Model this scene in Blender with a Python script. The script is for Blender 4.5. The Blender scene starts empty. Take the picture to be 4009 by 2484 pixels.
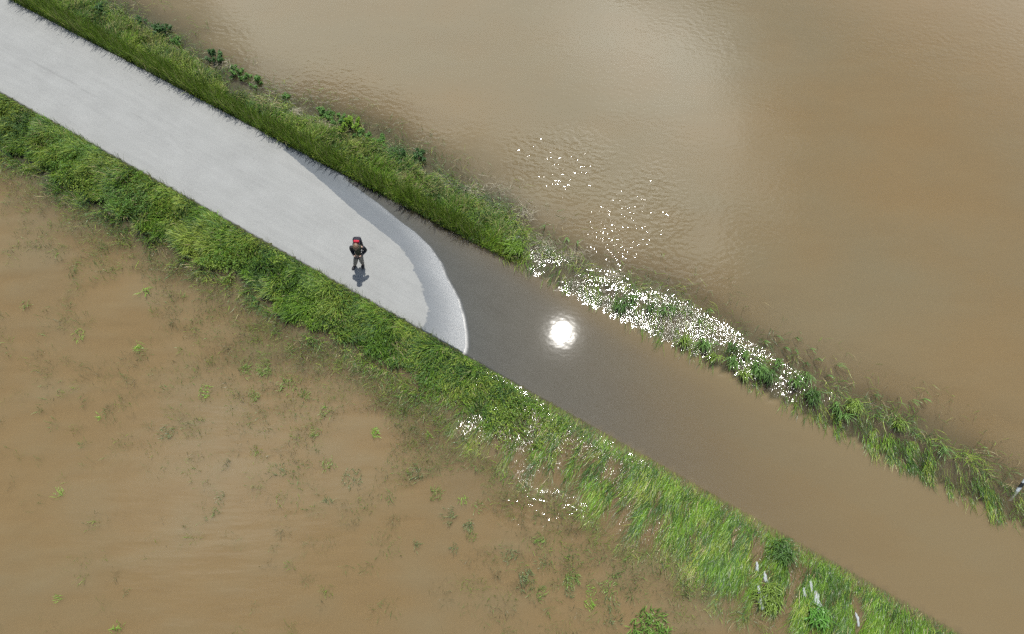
import bpy, bmesh, math, random
import numpy as np
from mathutils import Vector, Matrix

random.seed(7)
rng = np.random.default_rng(11)
sc = bpy.context.scene
C = sc.collection

# ------------------------------------------------------------------ camera
H = 23.5                      # drone height above the flood level (metres)
TILT = math.radians(24.5)     # tilt of the lens away from straight down
F = 2708.0                    # focal length in pixels of the 4009 px wide photograph
cam = bpy.data.cameras.new('camera')
cam_o = bpy.data.objects.new('camera', cam)
C.objects.link(cam_o)
cam_o.location = (0, 0, H)
cam_o.rotation_euler = (TILT, 0, 0)
cam.sensor_width = 36.0
cam.lens = 36.0 * F / 4009.0
cam.clip_start = 0.5
cam.clip_end = 6000
sc.camera = cam_o

# ------------------------------------------------------------------ sun, sky, exposure
SUN_Z, SUN_AZ = math.radians(23.55), math.radians(10.4)
S = Vector((math.sin(SUN_Z) * math.sin(SUN_AZ), math.sin(SUN_Z) * math.cos(SUN_AZ), math.cos(SUN_Z)))
sun = bpy.data.lights.new('sun', 'SUN')
sun.energy = 4.2
sun.angle = math.radians(0.53)
sun.color = (1.0, 0.965, 0.90)
sun_o = bpy.data.objects.new('sun', sun)
C.objects.link(sun_o)
sun_o.rotation_euler = S.to_track_quat('Z', 'Y').to_euler()
sun_o.location = (0, 0, 60)

def nd(nt, typ, ins=None, **kw):
    n = nt.nodes.new(typ)
    for k, v in kw.items():
        setattr(n, k, v)
    for k, v in (ins or {}).items():
        if isinstance(v, bpy.types.NodeSocket):
            nt.links.new(v, n.inputs[k])
        else:
            n.inputs[k].default_value = v
    return n

def mth(nt, op, a, b=None, c=None, clamp=False):
    ins = {0: a}
    if b is not None: ins[1] = b
    if c is not None: ins[2] = c
    return nd(nt, 'ShaderNodeMath', ins, operation=op, use_clamp=clamp).outputs[0]

def mixc(nt, fac, a, b):
    n = nd(nt, 'ShaderNodeMix', data_type='RGBA')
    for k, v in ((0, fac), (6, a), (7, b)):
        if isinstance(v, bpy.types.NodeSocket): nt.links.new(v, n.inputs[k])
        else: n.inputs[k].default_value = v
    return n.outputs[2]

def ramp(nt, fac, lo, hi):
    n = nd(nt, 'ShaderNodeMapRange', {0: fac, 1: lo, 2: hi, 3: 0.0, 4: 1.0}, interpolation_type='SMOOTHSTEP')
    return n.outputs[0]

world = bpy.data.worlds.new('World')
sc.world = world
world.use_nodes = True
wn = world.node_tree
wn.nodes.clear()
sky = nd(wn, 'ShaderNodeTexSky', sky_type='NISHITA', sun_disc=False, sun_elevation=math.pi / 2 - SUN_Z,
         sun_rotation=SUN_AZ, air_density=1.0, dust_density=0.8, ozone_density=1.0)
SKY = 0.08
tc = nd(wn, 'ShaderNodeTexCoord')
sep = nd(wn, 'ShaderNodeSeparateXYZ', {0: tc.outputs['Generated']})
zc = mth(wn, 'MAXIMUM', sep.outputs[2], 0.08)
pl = nd(wn, 'ShaderNodeCombineXYZ', {0: mth(wn, 'DIVIDE', sep.outputs[0], zc), 1: mth(wn, 'DIVIDE', sep.outputs[1], zc), 2: 0.0})
CLOUD_OFF = (3.1, 1.7, 0.0)
off = nd(wn, 'ShaderNodeVectorMath', {0: pl.outputs[0], 1: CLOUD_OFF}, operation='ADD')
warp = nd(wn, 'ShaderNodeTexNoise', {'Vector': off.outputs[0], 'Scale': 2.2, 'Detail': 3.0, 'Roughness': 0.6})
wv = nd(wn, 'ShaderNodeVectorMath', {0: warp.outputs['Color'], 1: (0.5, 0.5, 0.5)}, operation='SUBTRACT')
wv2 = nd(wn, 'ShaderNodeVectorMath', {0: wv.outputs[0], 3: 0.42}, operation='SCALE')
pw = nd(wn, 'ShaderNodeVectorMath', {0: pl.outputs[0], 1: wv2.outputs[0]}, operation='ADD')
# broken fair-weather cloud: two banks the flood mirrors, and scattered ones over the rest of the sky
def bank(cx, cy, rx, ry, rot=0.0, hi=1.2, lo=0.6):
    q = nd(wn, 'ShaderNodeMapping', {'Vector': pw.outputs[0], 'Location': (cx, cy, 0), 'Rotation': (0, 0, rot), 'Scale': (rx, ry, 1)}, vector_type='TEXTURE')
    l = nd(wn, 'ShaderNodeVectorMath', {0: q.outputs[0]}, operation='LENGTH')
    return ramp(wn, l.outputs['Value'], hi, lo)
BANKS = [(-0.11, 1.08, 0.66, 0.29, -0.5, 1.12, 0.78), (0.17, 0.74, 0.20, 0.13, -0.5, 1.2, 0.6), (-0.40, 0.20, 0.20, 0.17, 0.3, 1.5, -0.6)]
core = bank(0.30, 0.99, 0.20, 0.16, 0.4, 1.6, 0.0)                  # sunlit crown of the main bank
far = nd(wn, 'ShaderNodeTexNoise', {'Vector': off.outputs[0], 'Scale': 0.55, 'Detail': 3.0, 'Roughness': 0.55})
rad = nd(wn, 'ShaderNodeVectorMath', {0: pl.outputs[0]}, operation='LENGTH')
cl = mth(wn, 'MULTIPLY', ramp(wn, far.outputs['Fac'], 0.53, 0.66), ramp(wn, rad.outputs['Value'], 1.1, 1.8))
for b in BANKS:
    cl = mth(wn, 'MAXIMUM', cl, bank(*b))
skyc = nd(wn, 'ShaderNodeVectorMath', {0: sky.outputs[0], 3: SKY}, operation='SCALE')
CLOUD = 2.7
cwhite = nd(wn, 'ShaderNodeVectorMath', {0: (CLOUD * 0.97, CLOUD, CLOUD * 0.98), 3: mth(wn, 'MULTIPLY_ADD', core, 0.75, 0.95)}, operation='SCALE')
wcol = mixc(wn, mth(wn, 'MAXIMUM', cl, core), skyc.outputs[0], cwhite.outputs[0])
bg = nd(wn, 'ShaderNodeBackground', {'Color': wcol, 'Strength': 1.0})
world.cycles.sampling_method = 'MANUAL'
world.cycles.sample_map_resolution = 256
wo = nd(wn, 'ShaderNodeOutputWorld', {'Surface': bg.outputs[0]})

vs = sc.view_settings
vs.view_transform = 'Standard'
vs.look = 'None'
vs.exposure = 0.5
vs.gamma = 1.0
vs.use_curve_mapping = False
sc.render.engine = 'CYCLES'
cy = sc.cycles
cy.use_denoising = False
cy.max_bounces = 5
cy.diffuse_bounces = 2
cy.glossy_bounces = 2
cy.use_adaptive_sampling = True
cy.adaptive_threshold = 0.02
cy.use_light_tree = False
cy.transparent_max_bounces = 32
cy.caustics_reflective = False
cy.caustics_refractive = False
cy.sample_clamp_indirect = 4.0

# ------------------------------------------------------------------ helpers
CT, ST = math.cos(TILT), math.sin(TILT)
def at(px, py, z=0.0):
    """world point at height z seen at pixel px, py of the photograph (used to survey the place)"""
    px = np.asarray(px, float); py = np.asarray(py, float)
    u = (px - 2004.5) / F; v = (1242.0 - py) / F
    s = (H - z) / (CT - v * ST)
    return np.stack([s * u, s * (ST + v * CT)], -1)

def pix(x, y, z=0.0):
    """inverse of at()"""
    dx, dy, dz = x, y, z - H
    dep = dy * ST - dz * CT
    return 2004.5 + F * dx / dep, 1242.0 - F * (dy * CT + dz * ST) / dep

_lat = rng.random((256, 256))
def noise(x, y, sc_=1.0, seed=0, octv=3):
    """value noise 0..1"""
    x = np.asarray(x, float) * sc_ + seed * 17.31; y = np.asarray(y, float) * sc_ + seed * 9.77
    tot = np.zeros(np.broadcast(x, y).shape); amp = 1.0; nrm = 0.0
    for o in range(octv):
        xi = np.floor(x).astype(int); yi = np.floor(y).astype(int)
        fx = x - xi; fy = y - yi
        fx = fx * fx * (3 - 2 * fx); fy = fy * fy * (3 - 2 * fy)
        a = _lat[xi % 256, yi % 256]; b = _lat[(xi + 1) % 256, yi % 256]
        c = _lat[xi % 256, (yi + 1) % 256]; d = _lat[(xi + 1) % 256, (yi + 1) % 256]
        tot += amp * ((a * (1 - fx) + b * fx) * (1 - fy) + (c * (1 - fx) + d * fx) * fy)
        nrm += amp; amp *= 0.5; x = x * 2.03 + 31.7; y = y * 2.03 + 11.3
    return tot / nrm

def sm(x, a, b):
    t = np.clip((np.asarray(x, float) - a) / (np.asarray(b, float) - a), 0, 1)
    return t * t * (3 - 2 * t)

def link(o, parent=None):
    C.objects.link(o)
    if parent is not None:
        o.parent = parent
    return o

def tag(o, label=None, cat=None, group=None, kind=None):
    if label: o['label'] = label
    if cat: o['category'] = cat
    if group: o['group'] = group
    if kind: o['kind'] = kind
    return o

def mesh_np(name, co, quads=None, tris=None, mat=None, parent=None, attrs=None, cols=None, smooth=True):
    """one mesh object from numpy arrays"""
    me = bpy.data.meshes.new(name)
    nq = 0 if quads is None else len(quads); ntr = 0 if tris is None else len(tris)
    me.vertices.add(len(co)); me.vertices.foreach_set('co', np.ascontiguousarray(co, np.float32).ravel())
    idx = []
    if nq: idx.append(np.asarray(quads).ravel())
    if ntr: idx.append(np.asarray(tris).ravel())
    idx = np.concatenate(idx).astype(np.int32)
    me.loops.add(len(idx)); me.loops.foreach_set('vertex_index', idx)
    starts = np.concatenate([np.arange(nq) * 4, nq * 4 + np.arange(ntr) * 3]).astype(np.int32)
    me.polygons.add(nq + ntr); me.polygons.foreach_set('loop_start', starts)
    for k, v in (attrs or {}).items():
        a = me.attributes.new(k, 'FLOAT', 'POINT'); a.data.foreach_set('value', np.ascontiguousarray(v, np.float32).ravel())
    if cols is not None:
        a = me.attributes.new('tone', 'FLOAT_COLOR', 'POINT')
        c4 = np.ones((len(co), 4), np.float32); c4[:, :3] = cols
        a.data.foreach_set('color', c4.ravel())
    me.update(calc_edges=True)
    me.polygons.foreach_set('use_smooth', np.full(nq + ntr, smooth))
    if mat: me.materials.append(mat)
    return link(bpy.data.objects.new(name, me), parent)

def mat_new(name):
    m = bpy.data.materials.new(name); m.use_nodes = True
    m.node_tree.nodes.clear()
    return m, m.node_tree

def plain(name, col, rough=0.6, spec=0.4, noise_sc=30.0, var=0.15, coat=0.0):
    m, nt = mat_new(name)
    tcn = nd(nt, 'ShaderNodeTexCoord')
    nz = nd(nt, 'ShaderNodeTexNoise', {'Vector': tcn.outputs['Object'], 'Scale': noise_sc, 'Detail': 3.0})
    k = mth(nt, 'MULTIPLY_ADD', nz.outputs['Fac'], 2 * var, 1 - var)
    cc = nd(nt, 'ShaderNodeVectorMath', {0: (col[0], col[1], col[2]), 3: k}, operation='SCALE')
    p = nd(nt, 'ShaderNodeBsdfPrincipled', {'Base Color': cc.outputs[0], 'Roughness': rough, 'Specular IOR Level': spec, 'Coat Weight': coat})
    nd(nt, 'ShaderNodeOutputMaterial', {'Surface': p.outputs[0]})
    return m

# ------------------------------------------------------------------ survey of the road
D = np.array([0.8605, -0.5095]); D /= np.linalg.norm(D)      # along the road, towards the flooded end
NV = np.array([-D[1], D[0]])                                  # across, towards the upper verge
RU = at([33, 2000, 4009], [0, 1026, 2074]); RL = at([0, 1811, 3785], [369, 1381, 2484])
c_up = float(np.mean(RU @ NV)); c_lo = float(np.mean(RL @ NV))
CM = 0.5 * (c_up + c_lo); HW = 0.5 * (c_up - c_lo)
def sc_of(p):
    p = np.asarray(p, float)
    return p @ D, p @ NV - CM
def xy_of(s, c):
    s = np.asarray(s, float)[..., None]; c = np.asarray(c, float)[..., None]
    return s * D + (c + CM) * NV

def curve_by_c(pts):
    a = np.array(pts, float); s, c = sc_of(at(a[:, 0], a[:, 1])); o = np.argsort(c)
    return c[o], s[o]
WL = curve_by_c([(1340, 700), (1377, 724), (1463, 785), (1553, 859), (1615, 903), (1675, 959), (1728, 1031), (1742, 1076), (1788, 1170), (1807, 1227), (1818, 1295), (1818, 1351), (1809, 1383)])
DL = curve_by_c([(1110, 590), (1135, 609), (1295, 744), (1369, 814), (1471, 892), (1562, 962), (1585, 997), (1611, 1027), (1626, 1076), (1648, 1110), (1660, 1163), (1678, 1212), (1672, 1264), (1645, 1287)])
def s_shore(c): return np.interp(c, *WL)
def s_dry(c): return np.interp(c, *DL)

def curve_by_s(pts, side):
    a = np.array(pts, float); s, c = sc_of(at(a[:, 0], a[:, 1])); o = np.argsort(s)
    return s[o], np.abs(c[o]) - HW
E_LO = curve_by_s([(0, 611), (123, 664), (226, 745), (369, 808), (430, 857), (508, 906), (656, 975), (763, 1060), (890, 1090), (984, 1160), (1056, 1235), (1195, 1320), (1343, 1364), (1425, 1417), (1556, 1479), (1682, 1575), (1862, 1764), (1948, 1813), (2071, 1916), (2215, 1932), (2318, 2047), (2420, 2137), (2605, 2178), (2658, 2235), (2822, 2379), (2986, 2450), (3150, 2560)], -1)
E_UP = curve_by_s([(200, -60), (307, 0), (451, 66), (656, 172), (758, 262), (1000, 410), (1164, 461), (1394, 535), (1574, 630), (1717, 720), (1840, 790), (1943, 843), (2064, 944), (2187, 1006), (2371, 1092), (2597, 1162), (2843, 1301), (3234, 1533), (3378, 1594), (3562, 1664), (3788, 1787), (3911, 1869), (4009, 1930)], 1)
def e_width(s, side): return np.interp(s, *(E_UP if side > 0 else E_LO))

def z_road(s, c):
    d = s - s_shore(np.clip(c, -HW, HW))
    z = np.where(d > 0, -0.021 * d, -0.018 * d)
    z = np.where(d > 0, -0.55 * (1 - np.exp(z / 0.55)), 0.26 * (1 - np.exp(-z / 0.26)))
    return z + 0.006 * (noise(s, c, 0.7, 3, 2) - 0.5) * (1 - np.clip(np.abs(d) / 9, 0, 1) * 0.5)

S_LIP = float(s_shore(-HW))                           # where the lower verge goes under
S_REED = float(sc_of(at(2950, 1480))[0])             # beyond this the drowned upper verge thickens again
S_HUMMOCK = float(sc_of(at(2020, 1000))[0])          # the upper bank stays proud of the water up to this hummock
def z_ground(s, c):
    side = np.where(c > 0, 1, -1)
    e = np.maximum(np.abs(c) - HW, 0.0)
    zr = z_road(s, np.clip(c, -HW, HW))
    ew = np.where(side > 0, e_width(s, 1), e_width(s, -1))
    z0 = np.where(side > 0, np.maximum(zr + 0.03, 0.02 - 0.5 * sm(s, S_HUMMOCK - 1.2, S_HUMMOCK + 1.5)), zr + 0.03)
    zo = np.where(side > 0, np.minimum(-0.04, np.maximum(zr - 0.22, -0.10 - 0.5 * sm(s, S_HUMMOCK - 1.2, S_HUMMOCK + 1.5))), np.minimum(-0.04, zr - 0.22))
    t = np.clip(e / ew, 0, 1)
    z = z0 + (zo - z0) * t ** 1.25
    z = z + np.where(e > ew, -0.16 * (e - ew), 0.0)
    z = np.maximum(z, -0.95) + 0.05 * (noise(s, c, 0.9, 5, 3) - 0.5) * sm(e, 0, 0.4)
    return np.where(np.abs(c) < HW - 0.02, zr - 0.12, z)

def bottom(x, y):
    s, c = sc_of(np.stack([x, y], -1))
    return np.where(np.abs(c) < HW, z_road(s, c), z_ground(s, c))

# ------------------------------------------------------------------ ground, road
def grid_axis(a, b, step, far):
    core = np.arange(a, b + 1e-6, step)
    return np.concatenate([[-far, -far / 5, a - 60, a - 15], core, [b + 15, b + 60, far / 5, far]])
def grid_quads(nx, ny):
    i = np.arange(nx - 1)[:, None] * ny + np.arange(ny - 1)[None]
    return np.stack([i, i + ny, i + ny + 1, i + 1], -1).reshape(-1, 4)

gx = grid_axis(-28, 28, 0.2, 2500); gy = grid_axis(-4, 32, 0.2, 2500)
GX, GY = np.meshgrid(gx, gy, indexing='ij')
GQ = grid_quads(len(gx), len(gy))
gs, gc = sc_of(np.stack([GX, GY], -1))

m, nt = mat_new('field_soil')
geo = nd(nt, 'ShaderNodeNewGeometry')
n1 = nd(nt, 'ShaderNodeTexNoise', {'Vector': geo.outputs['Position'], 'Scale': 2.5, 'Detail': 6.0, 'Roughness': 0.7})
cc = mixc(nt, ramp(nt, n1.outputs['Fac'], 0.35, 0.65), (0.018, 0.026, 0.010, 1), (0.05, 0.05, 0.022, 1))
p = nd(nt, 'ShaderNodeBsdfPrincipled', {'Base Color': cc, 'Roughness': 0.9, 'Specular IOR Level': 0.2})
nd(nt, 'ShaderNodeOutputMaterial', {'Surface': p.outputs[0]})
M_SOIL = m
ground = mesh_np('ground', np.stack([GX, GY, z_ground(gs, gc)], -1).reshape(-1, 3), GQ, mat=M_SOIL)
tag(ground, 'dark soil and turf of the verges and the drowned fields', 'ground', kind='structure')

# asphalt
m, nt = mat_new('asphalt')
geo = nd(nt, 'ShaderNodeNewGeometry')
pos = geo.outputs['Position']
A = lambda k: nd(nt, 'ShaderNodeAttribute', attribute_name=k).outputs['Fac']
wetd, lane, along = A('wetd'), A('lane'), A('along')
big = nd(nt, 'ShaderNodeTexNoise', {'Vector': pos, 'Scale': 0.9, 'Detail': 5.0, 'Roughness': 0.6})
st = nd(nt, 'ShaderNodeCombineXYZ', {0: mth(nt, 'MULTIPLY', along, 0.25), 1: mth(nt, 'MULTIPLY', lane, 3.0), 2: 0.0})
streak = nd(nt, 'ShaderNodeTexNoise', {'Vector': st.outputs[0], 'Scale': 1.6, 'Detail': 5.0, 'Roughness': 0.6})
grit = nd(nt, 'ShaderNodeTexNoise', {'Vector': pos, 'Scale': 28.0, 'Detail': 3.0, 'Roughness': 0.8})
spots = nd(nt, 'ShaderNodeTexVoronoi', {'Vector': pos, 'Scale': 1.3}, feature='F1')
k = mth(nt, 'MULTIPLY_ADD', big.outputs['Fac'], 0.26, 0.87)
k = mth(nt, 'ADD', k, mth(nt, 'MULTIPLY_ADD', streak.outputs['Fac'], 0.26, -0.13))
k = mth(nt, 'ADD', k, mth(nt, 'MULTIPLY_ADD', grit.outputs['Fac'], 0.62, -0.31))
# faint darker line left along the crown of the road, broken and wandering
cw = mth(nt, 'ADD', lane, mth(nt, 'MULTIPLY_ADD', nd(nt, 'ShaderNodeTexNoise', {'Vector': pos, 'Scale': 0.5, 'Detail': 2.0}).outputs['Fac'], 0.5, -0.13))
crown = mth(nt, 'MULTIPLY', ramp(nt, mth(nt, 'ABSOLUTE', cw), 0.24, 0.0), ramp(nt, streak.outputs['Fac'], 0.49, 0.68))
k = mth(nt, 'SUBTRACT', k, mth(nt, 'MULTIPLY', crown, 0.2))
sp = mth(nt, 'MULTIPLY', ramp(nt, spots.outputs['Distance'], 0.075, 0.03), ramp(nt, nd(nt, 'ShaderNodeTexNoise', {'Vector': pos, 'Scale': 0.6}).outputs['Fac'], 0.5, 0.6))
k = mth(nt, 'SUBTRACT', k, mth(nt, 'MULTIPLY', sp, 0.25))
dry = nd(nt, 'ShaderNodeVectorMath', {0: (0.216, 0.219, 0.212), 3: k}, operation='SCALE').outputs[0]
wn1 = nd(nt, 'ShaderNodeTexNoise', {'Vector': pos, 'Scale': 4.0, 'Detail': 7.0, 'Roughness': 0.8})
we = mth(nt, 'ADD', wetd, mth(nt, 'MULTIPLY_ADD', wn1.outputs['Fac'], 0.9, -0.45))
wet = ramp(nt, we, -0.03, 0.05)
wet_sky_col = nd(nt, 'ShaderNodeVectorMath', {0: (0.066, 0.078, 0.090), 3: k}, operation='SCALE').outputs[0]  # darkened by wet, with the reflected sky's blue put into the base colour
sunk = nd(nt, 'ShaderNodeVectorMath', {0: (0.068, 0.071, 0.066), 3: k}, operation='SCALE').outputs[0]
zpos0 = nd(nt, 'ShaderNodeSeparateXYZ', {0: pos}).outputs[2]
wet_sky_col = mixc(nt, ramp(nt, zpos0, 0.001, -0.006), wet_sky_col, sunk)                # neutral asphalt under water, without the sky blue painted into the wet strip
col = mixc(nt, wet, dry, wet_sky_col)
bmp = nd(nt, 'ShaderNodeBump', {'Height': nd(nt, 'ShaderNodeTexNoise', {'Vector': pos, 'Scale': 70.0, 'Detail': 2.0}).outputs['Fac'], 'Strength': 0.35, 'Distance': 0.01})
zpos = nd(nt, 'ShaderNodeSeparateXYZ', {0: pos}).outputs[2]
near = ramp(nt, zpos, 0.032, 0.0)                                     # soaked strip next to the water
rgw = nd(nt, 'ShaderNodeMapRange', {0: near, 1: 0.0, 2: 1.0, 3: 0.47, 4: 0.36}).outputs[0]
spw = nd(nt, 'ShaderNodeMapRange', {0: near, 1: 0.0, 2: 1.0, 3: 0.26, 4: 0.34}).outputs[0]
rg = nd(nt, 'ShaderNodeMapRange', {0: wet, 1: 0.0, 2: 1.0, 3: 0.85, 4: rgw}).outputs[0]
spc = nd(nt, 'ShaderNodeMapRange', {0: wet, 1: 0.0, 2: 1.0, 3: 0.25, 4: spw}).outputs[0]
spc = mth(nt, 'MULTIPLY', spc, ramp(nt, zpos, -0.004, 0.0005))        # no air film, no gloss, below the water
p = nd(nt, 'ShaderNodeBsdfPrincipled', {'Base Color': col, 'Roughness': rg, 'Specular IOR Level': spc, 'Normal': bmp.outputs[0]})
nd(nt, 'ShaderNodeOutputMaterial', {'Surface': p.outputs[0]})
M_ASPH = m
rs = np.concatenate([[-400, -120, -60], np.arange(-36, 34, 0.12), [60, 120, 400]])
rc = np.concatenate([[-HW - 0.06, -HW], np.linspace(-HW + 0.04, HW - 0.04, 34), [HW, HW + 0.06]])
RS, RC = np.meshgrid(rs, rc, indexing='ij')
RC2 = RC + 0.05 * (noise(RS, RC * 0, 1.4, 8, 4) - 0.5) * (np.abs(RC) > HW - 0.01)
RZ = z_road(RS, np.clip(RC, -HW, HW)); RZ[:, 0] -= 0.16; RZ[:, -1] -= 0.16
RXY = xy_of(RS, RC2)
road = mesh_np('road', np.concatenate([RXY, RZ[..., None]], -1).reshape(-1, 3), grid_quads(len(rs), len(rc))[:, ::-1], mat=M_ASPH,
               attrs={'wetd': RS - s_dry(np.clip(RC, -HW, HW)), 'lane': RC, 'along': RS})
tag(road, 'pale grey asphalt lane running down into the flood', 'road', kind='structure')

# ------------------------------------------------------------------ flood water: surface plus silt suspended at depths
depth = np.maximum(-bottom(GX, GY), 0)
e_all = np.abs(gc) - HW
ew_all = np.where(gc > 0, e_width(gs, 1), e_width(gs, -1))
PX, PY = pix(GX, GY)
inview = (np.abs(GX) < 40) & (np.abs(GY) < 45)
def blob(cx, cy, rx, ry, rot=0.0, soft=0.5):
    """soft patch of the surface, surveyed at a photograph point, 1 inside .. 0 outside"""
    c0 = at(cx, cy); ca, sa = math.cos(rot), math.sin(rot)
    dx, dy = GX - c0[0], GY - c0[1]
    a, b = (dx * ca + dy * sa) / rx, (-dx * sa + dy * ca) / ry
    r = np.hypot(a, b) + 0.5 * (noise(GX, GY, 0.8, 21, 3) - 0.5)
    return sm(r, 1.0 + soft * 0.5, 1.0 - soft * 0.5)
out_e = e_all - ew_all
nz1 = noise(GX, GY, 0.25, 31, 4); nz2 = noise(GX * 0.6 + GY * 0.2, GY * 1.7, 0.5, 33, 4)
silt = 0.8 + 0.5 * (nz2 - 0.5) * np.where(gc < 0, 1.0, 0.5)
# sheltered, clearer water along the upper verge
silt = np.where(gc > 0, silt * (1 - 0.5 * sm(out_e + 2.2 * (nz2 - 0.5), 3.2, 1.2)) * (1 - 0.75 * sm(out_e + 1.2 * (nz1 - 0.5), 1.9, 0.5)), silt)
silt = np.where(np.abs(gc) < HW, 0.20 + 0.75 * sm(gs - s_shore(np.clip(gc, -HW, HW)), 4, 20), silt)
silt = np.where(gc < -HW, silt * (1 - 0.55 * sm(out_e + 2.0 * (nz2 - 0.5), 2.6, 0.4) * sm(gs, 1.0, -6.0) - 0.35 * sm(out_e + 1.2 * (nz2 - 0.5), 1.2, 0.1) * sm(gs, -6.0, 1.0)), silt)
silt = np.clip(silt, 0.10, 2)
tint = np.clip(0.45 + np.where(gc > 0, 0.4 - 0.5 * sm(GX, 6, 20), -0.25) + 1.2 * (nz1 - 0.5) + 0.4 * (nz2 - 0.5), 0, 1)
# ripples: amplitude of the wavelets (metres)
gust = noise(GX, GY, 0.35, 41, 3)
amp = np.where(gc > HW, 0.0005 + 0.0007 * sm(gust, 0.35, 0.7), 0.0002 + 0.0004 * sm(gust, 0.4, 0.7))
amp = np.where(np.abs(gc) < HW, 0.00016, amp)
amp = amp + 0.0074 * np.maximum(blob(2500, 850, 2.3, 1.8, 0.9, 1.2), 0.95 * blob(2200, 630, 2.0, 1.6, -0.6, 1.2)) * (gc > HW)
amp = amp + 0.0025 * blob(2780, 1080, 2.2, 1.0, 0.3, 1.0) * (gc > HW) * 0.6
amp = amp + 0.008 * blob(2120, 2010, 1.7, 0.75, -0.1, 0.8) * (gc < -HW)
veg = (e_all > 0) & (out_e < 0.5)
shore_e = z_road(gs, np.where(gc > 0, HW, -HW))
drown = np.where(gc > 0, sm(gs, S_HUMMOCK - 1.0, S_HUMMOCK + 1.0), sm(-shore_e, 0.0, 0.06))
chop = np.where(gc > 0, 1.1 - 0.6 * sm(gs, S_REED - 3, S_REED + 3), 1.7) * veg * sm(e_all, np.where(gc > 0, -0.05, 0.10), np.where(gc > 0, 0.15, 0.40)) * sm(out_e, 0.5, -0.1) * (np.where(gc > 0, 0.25, 0.06) + 0.75 * drown) * (0.15 + 1.7 * sm(noise(GX, GY, 1.1, 44, 3), 0.25, 0.75))
amp = np.where((e_all > -0.14) & (e_all < 0.25), np.maximum(amp, 0.0006), amp)
sw = (0.45 * blob(1000, 1950, 6.5, 4.6, 0.3, 1.8) + 0.12) * sm(out_e, 0.3, 2.5) * (gc < -HW)

SILT_A, SILT_B = np.array([0.228, 0.160, 0.076]), np.array([0.202, 0.163, 0.092])
DELTA, KAPPA, NL = 0.075, 8.5, 4
fine = noise(GX * 0.5 + GY * 0.08, GY * 1.8 - GX * 0.08, 1.3, 35, 4)
streaky = np.where(gc < -HW, 1.0, 0.22)
fine = 0.5 + (fine - 0.5) * streaky
tint = np.where(np.abs(gc) < HW + 0.3, 0.5 + 0.3 * (tint - 0.5), tint)
mixt = np.clip(tint + 1.0 * (fine - 0.5), 0, 1)[..., None]
SCOL = (SILT_A * (1 - mixt) + SILT_B * mixt).reshape(-1, 3)
def veil(k):
    th = np.clip(depth - k * DELTA, 0, DELTA if k < NL - 1 else 2.0)
    return 1 - np.exp(-KAPPA * th * silt * (0.55 + 0.9 * fine))
WCO = np.stack([GX, GY, np.zeros_like(GX)], -1).reshape(-1, 3)
WATER_ROUGH = 0.025
def water_mat(k):
    m, nt = mat_new('flood_water' if k == 0 else 'suspended_silt')
    A = lambda q: nd(nt, 'ShaderNodeAttribute', attribute_name=q).outputs['Fac']
    geo = nd(nt, 'ShaderNodeNewGeometry'); pos = geo.outputs['Position']
    a = A('veil')
    scol = nd(nt, 'ShaderNodeAttribute', attribute_name='tone').outputs['Color']
    if k == 0:
        # wind wavelets, crests across the breeze
        wv = nd(nt, 'ShaderNodeTexNoise', {'Vector': nd(nt, 'ShaderNodeMapping', {'Vector': pos, 'Rotation': (0, 0, 0.35), 'Scale': (0.8, 1.15, 1.0)}).outputs[0], 'Scale': 5.0, 'Detail': 1.0, 'Roughness': 0.4})
        s2 = nd(nt, 'ShaderNodeTexNoise', {'Vector': nd(nt, 'ShaderNodeMapping', {'Vector': pos, 'Rotation': (0, 0, -0.25), 'Scale': (0.45, 2.0, 1.0)}).outputs[0], 'Scale': 1.2, 'Detail': 2.0, 'Roughness': 0.5})
        h = mth(nt, 'ADD', mth(nt, 'MULTIPLY', mth(nt, 'MULTIPLY', wv.outputs['Fac'], 4.0), A('wave')),
                mth(nt, 'MULTIPLY', mth(nt, 'MULTIPLY', s2.outputs['Fac'], 0.025), A('swell')))
        ch = nd(nt, 'ShaderNodeTexNoise', {'Vector': nd(nt, 'ShaderNodeMapping', {'Vector': pos, 'Rotation': (0, 0, 0.3), 'Scale': (2.4, 0.38, 1.0)}).outputs[0], 'Scale': 17.0, 'Detail': 0.0})
        h = mth(nt, 'ADD', h, mth(nt, 'MULTIPLY', mth(nt, 'MULTIPLY', ch.outputs['Fac'], 0.0125), A('chop')))
        rim = ramp(nt, A('film'), 0.0045, 0.0)
        bm_ = nd(nt, 'ShaderNodeBump', {'Height': h, 'Strength': 1.0, 'Distance': 1.0})
        body = nd(nt, 'ShaderNodeMixShader', {0: a, 1: nd(nt, 'ShaderNodeBsdfTransparent').outputs[0],
                 2: nd(nt, 'ShaderNodeBsdfDiffuse', {'Color': scol, 'Normal': bm_.outputs[0]}).outputs[0]})
        fr = nd(nt, 'ShaderNodeFresnel', {'IOR': 1.333, 'Normal': bm_.outputs[0]})
        gl = nd(nt, 'ShaderNodeBsdfGlossy', {'Color': (1, 1, 1, 1), 'Roughness': mth(nt, 'ADD', mth(nt, 'MULTIPLY', rim, 0.24), mth(nt, 'MULTIPLY_ADD', A('chop'), 0.075, WATER_ROUGH)), 'Normal': bm_.outputs[0]})
        body = nd(nt, 'ShaderNodeMixShader', {0: fr.outputs[0], 1: body.outputs[0], 2: gl.outputs[0]})
    else:
        body = nd(nt, 'ShaderNodeMixShader', {0: a, 1: nd(nt, 'ShaderNodeBsdfTransparent').outputs[0],
                 2: nd(nt, 'ShaderNodeBsdfDiffuse', {'Color': scol}).outputs[0]})
    nd(nt, 'ShaderNodeOutputMaterial', {'Surface': body.outputs[0]})
    return m
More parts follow.
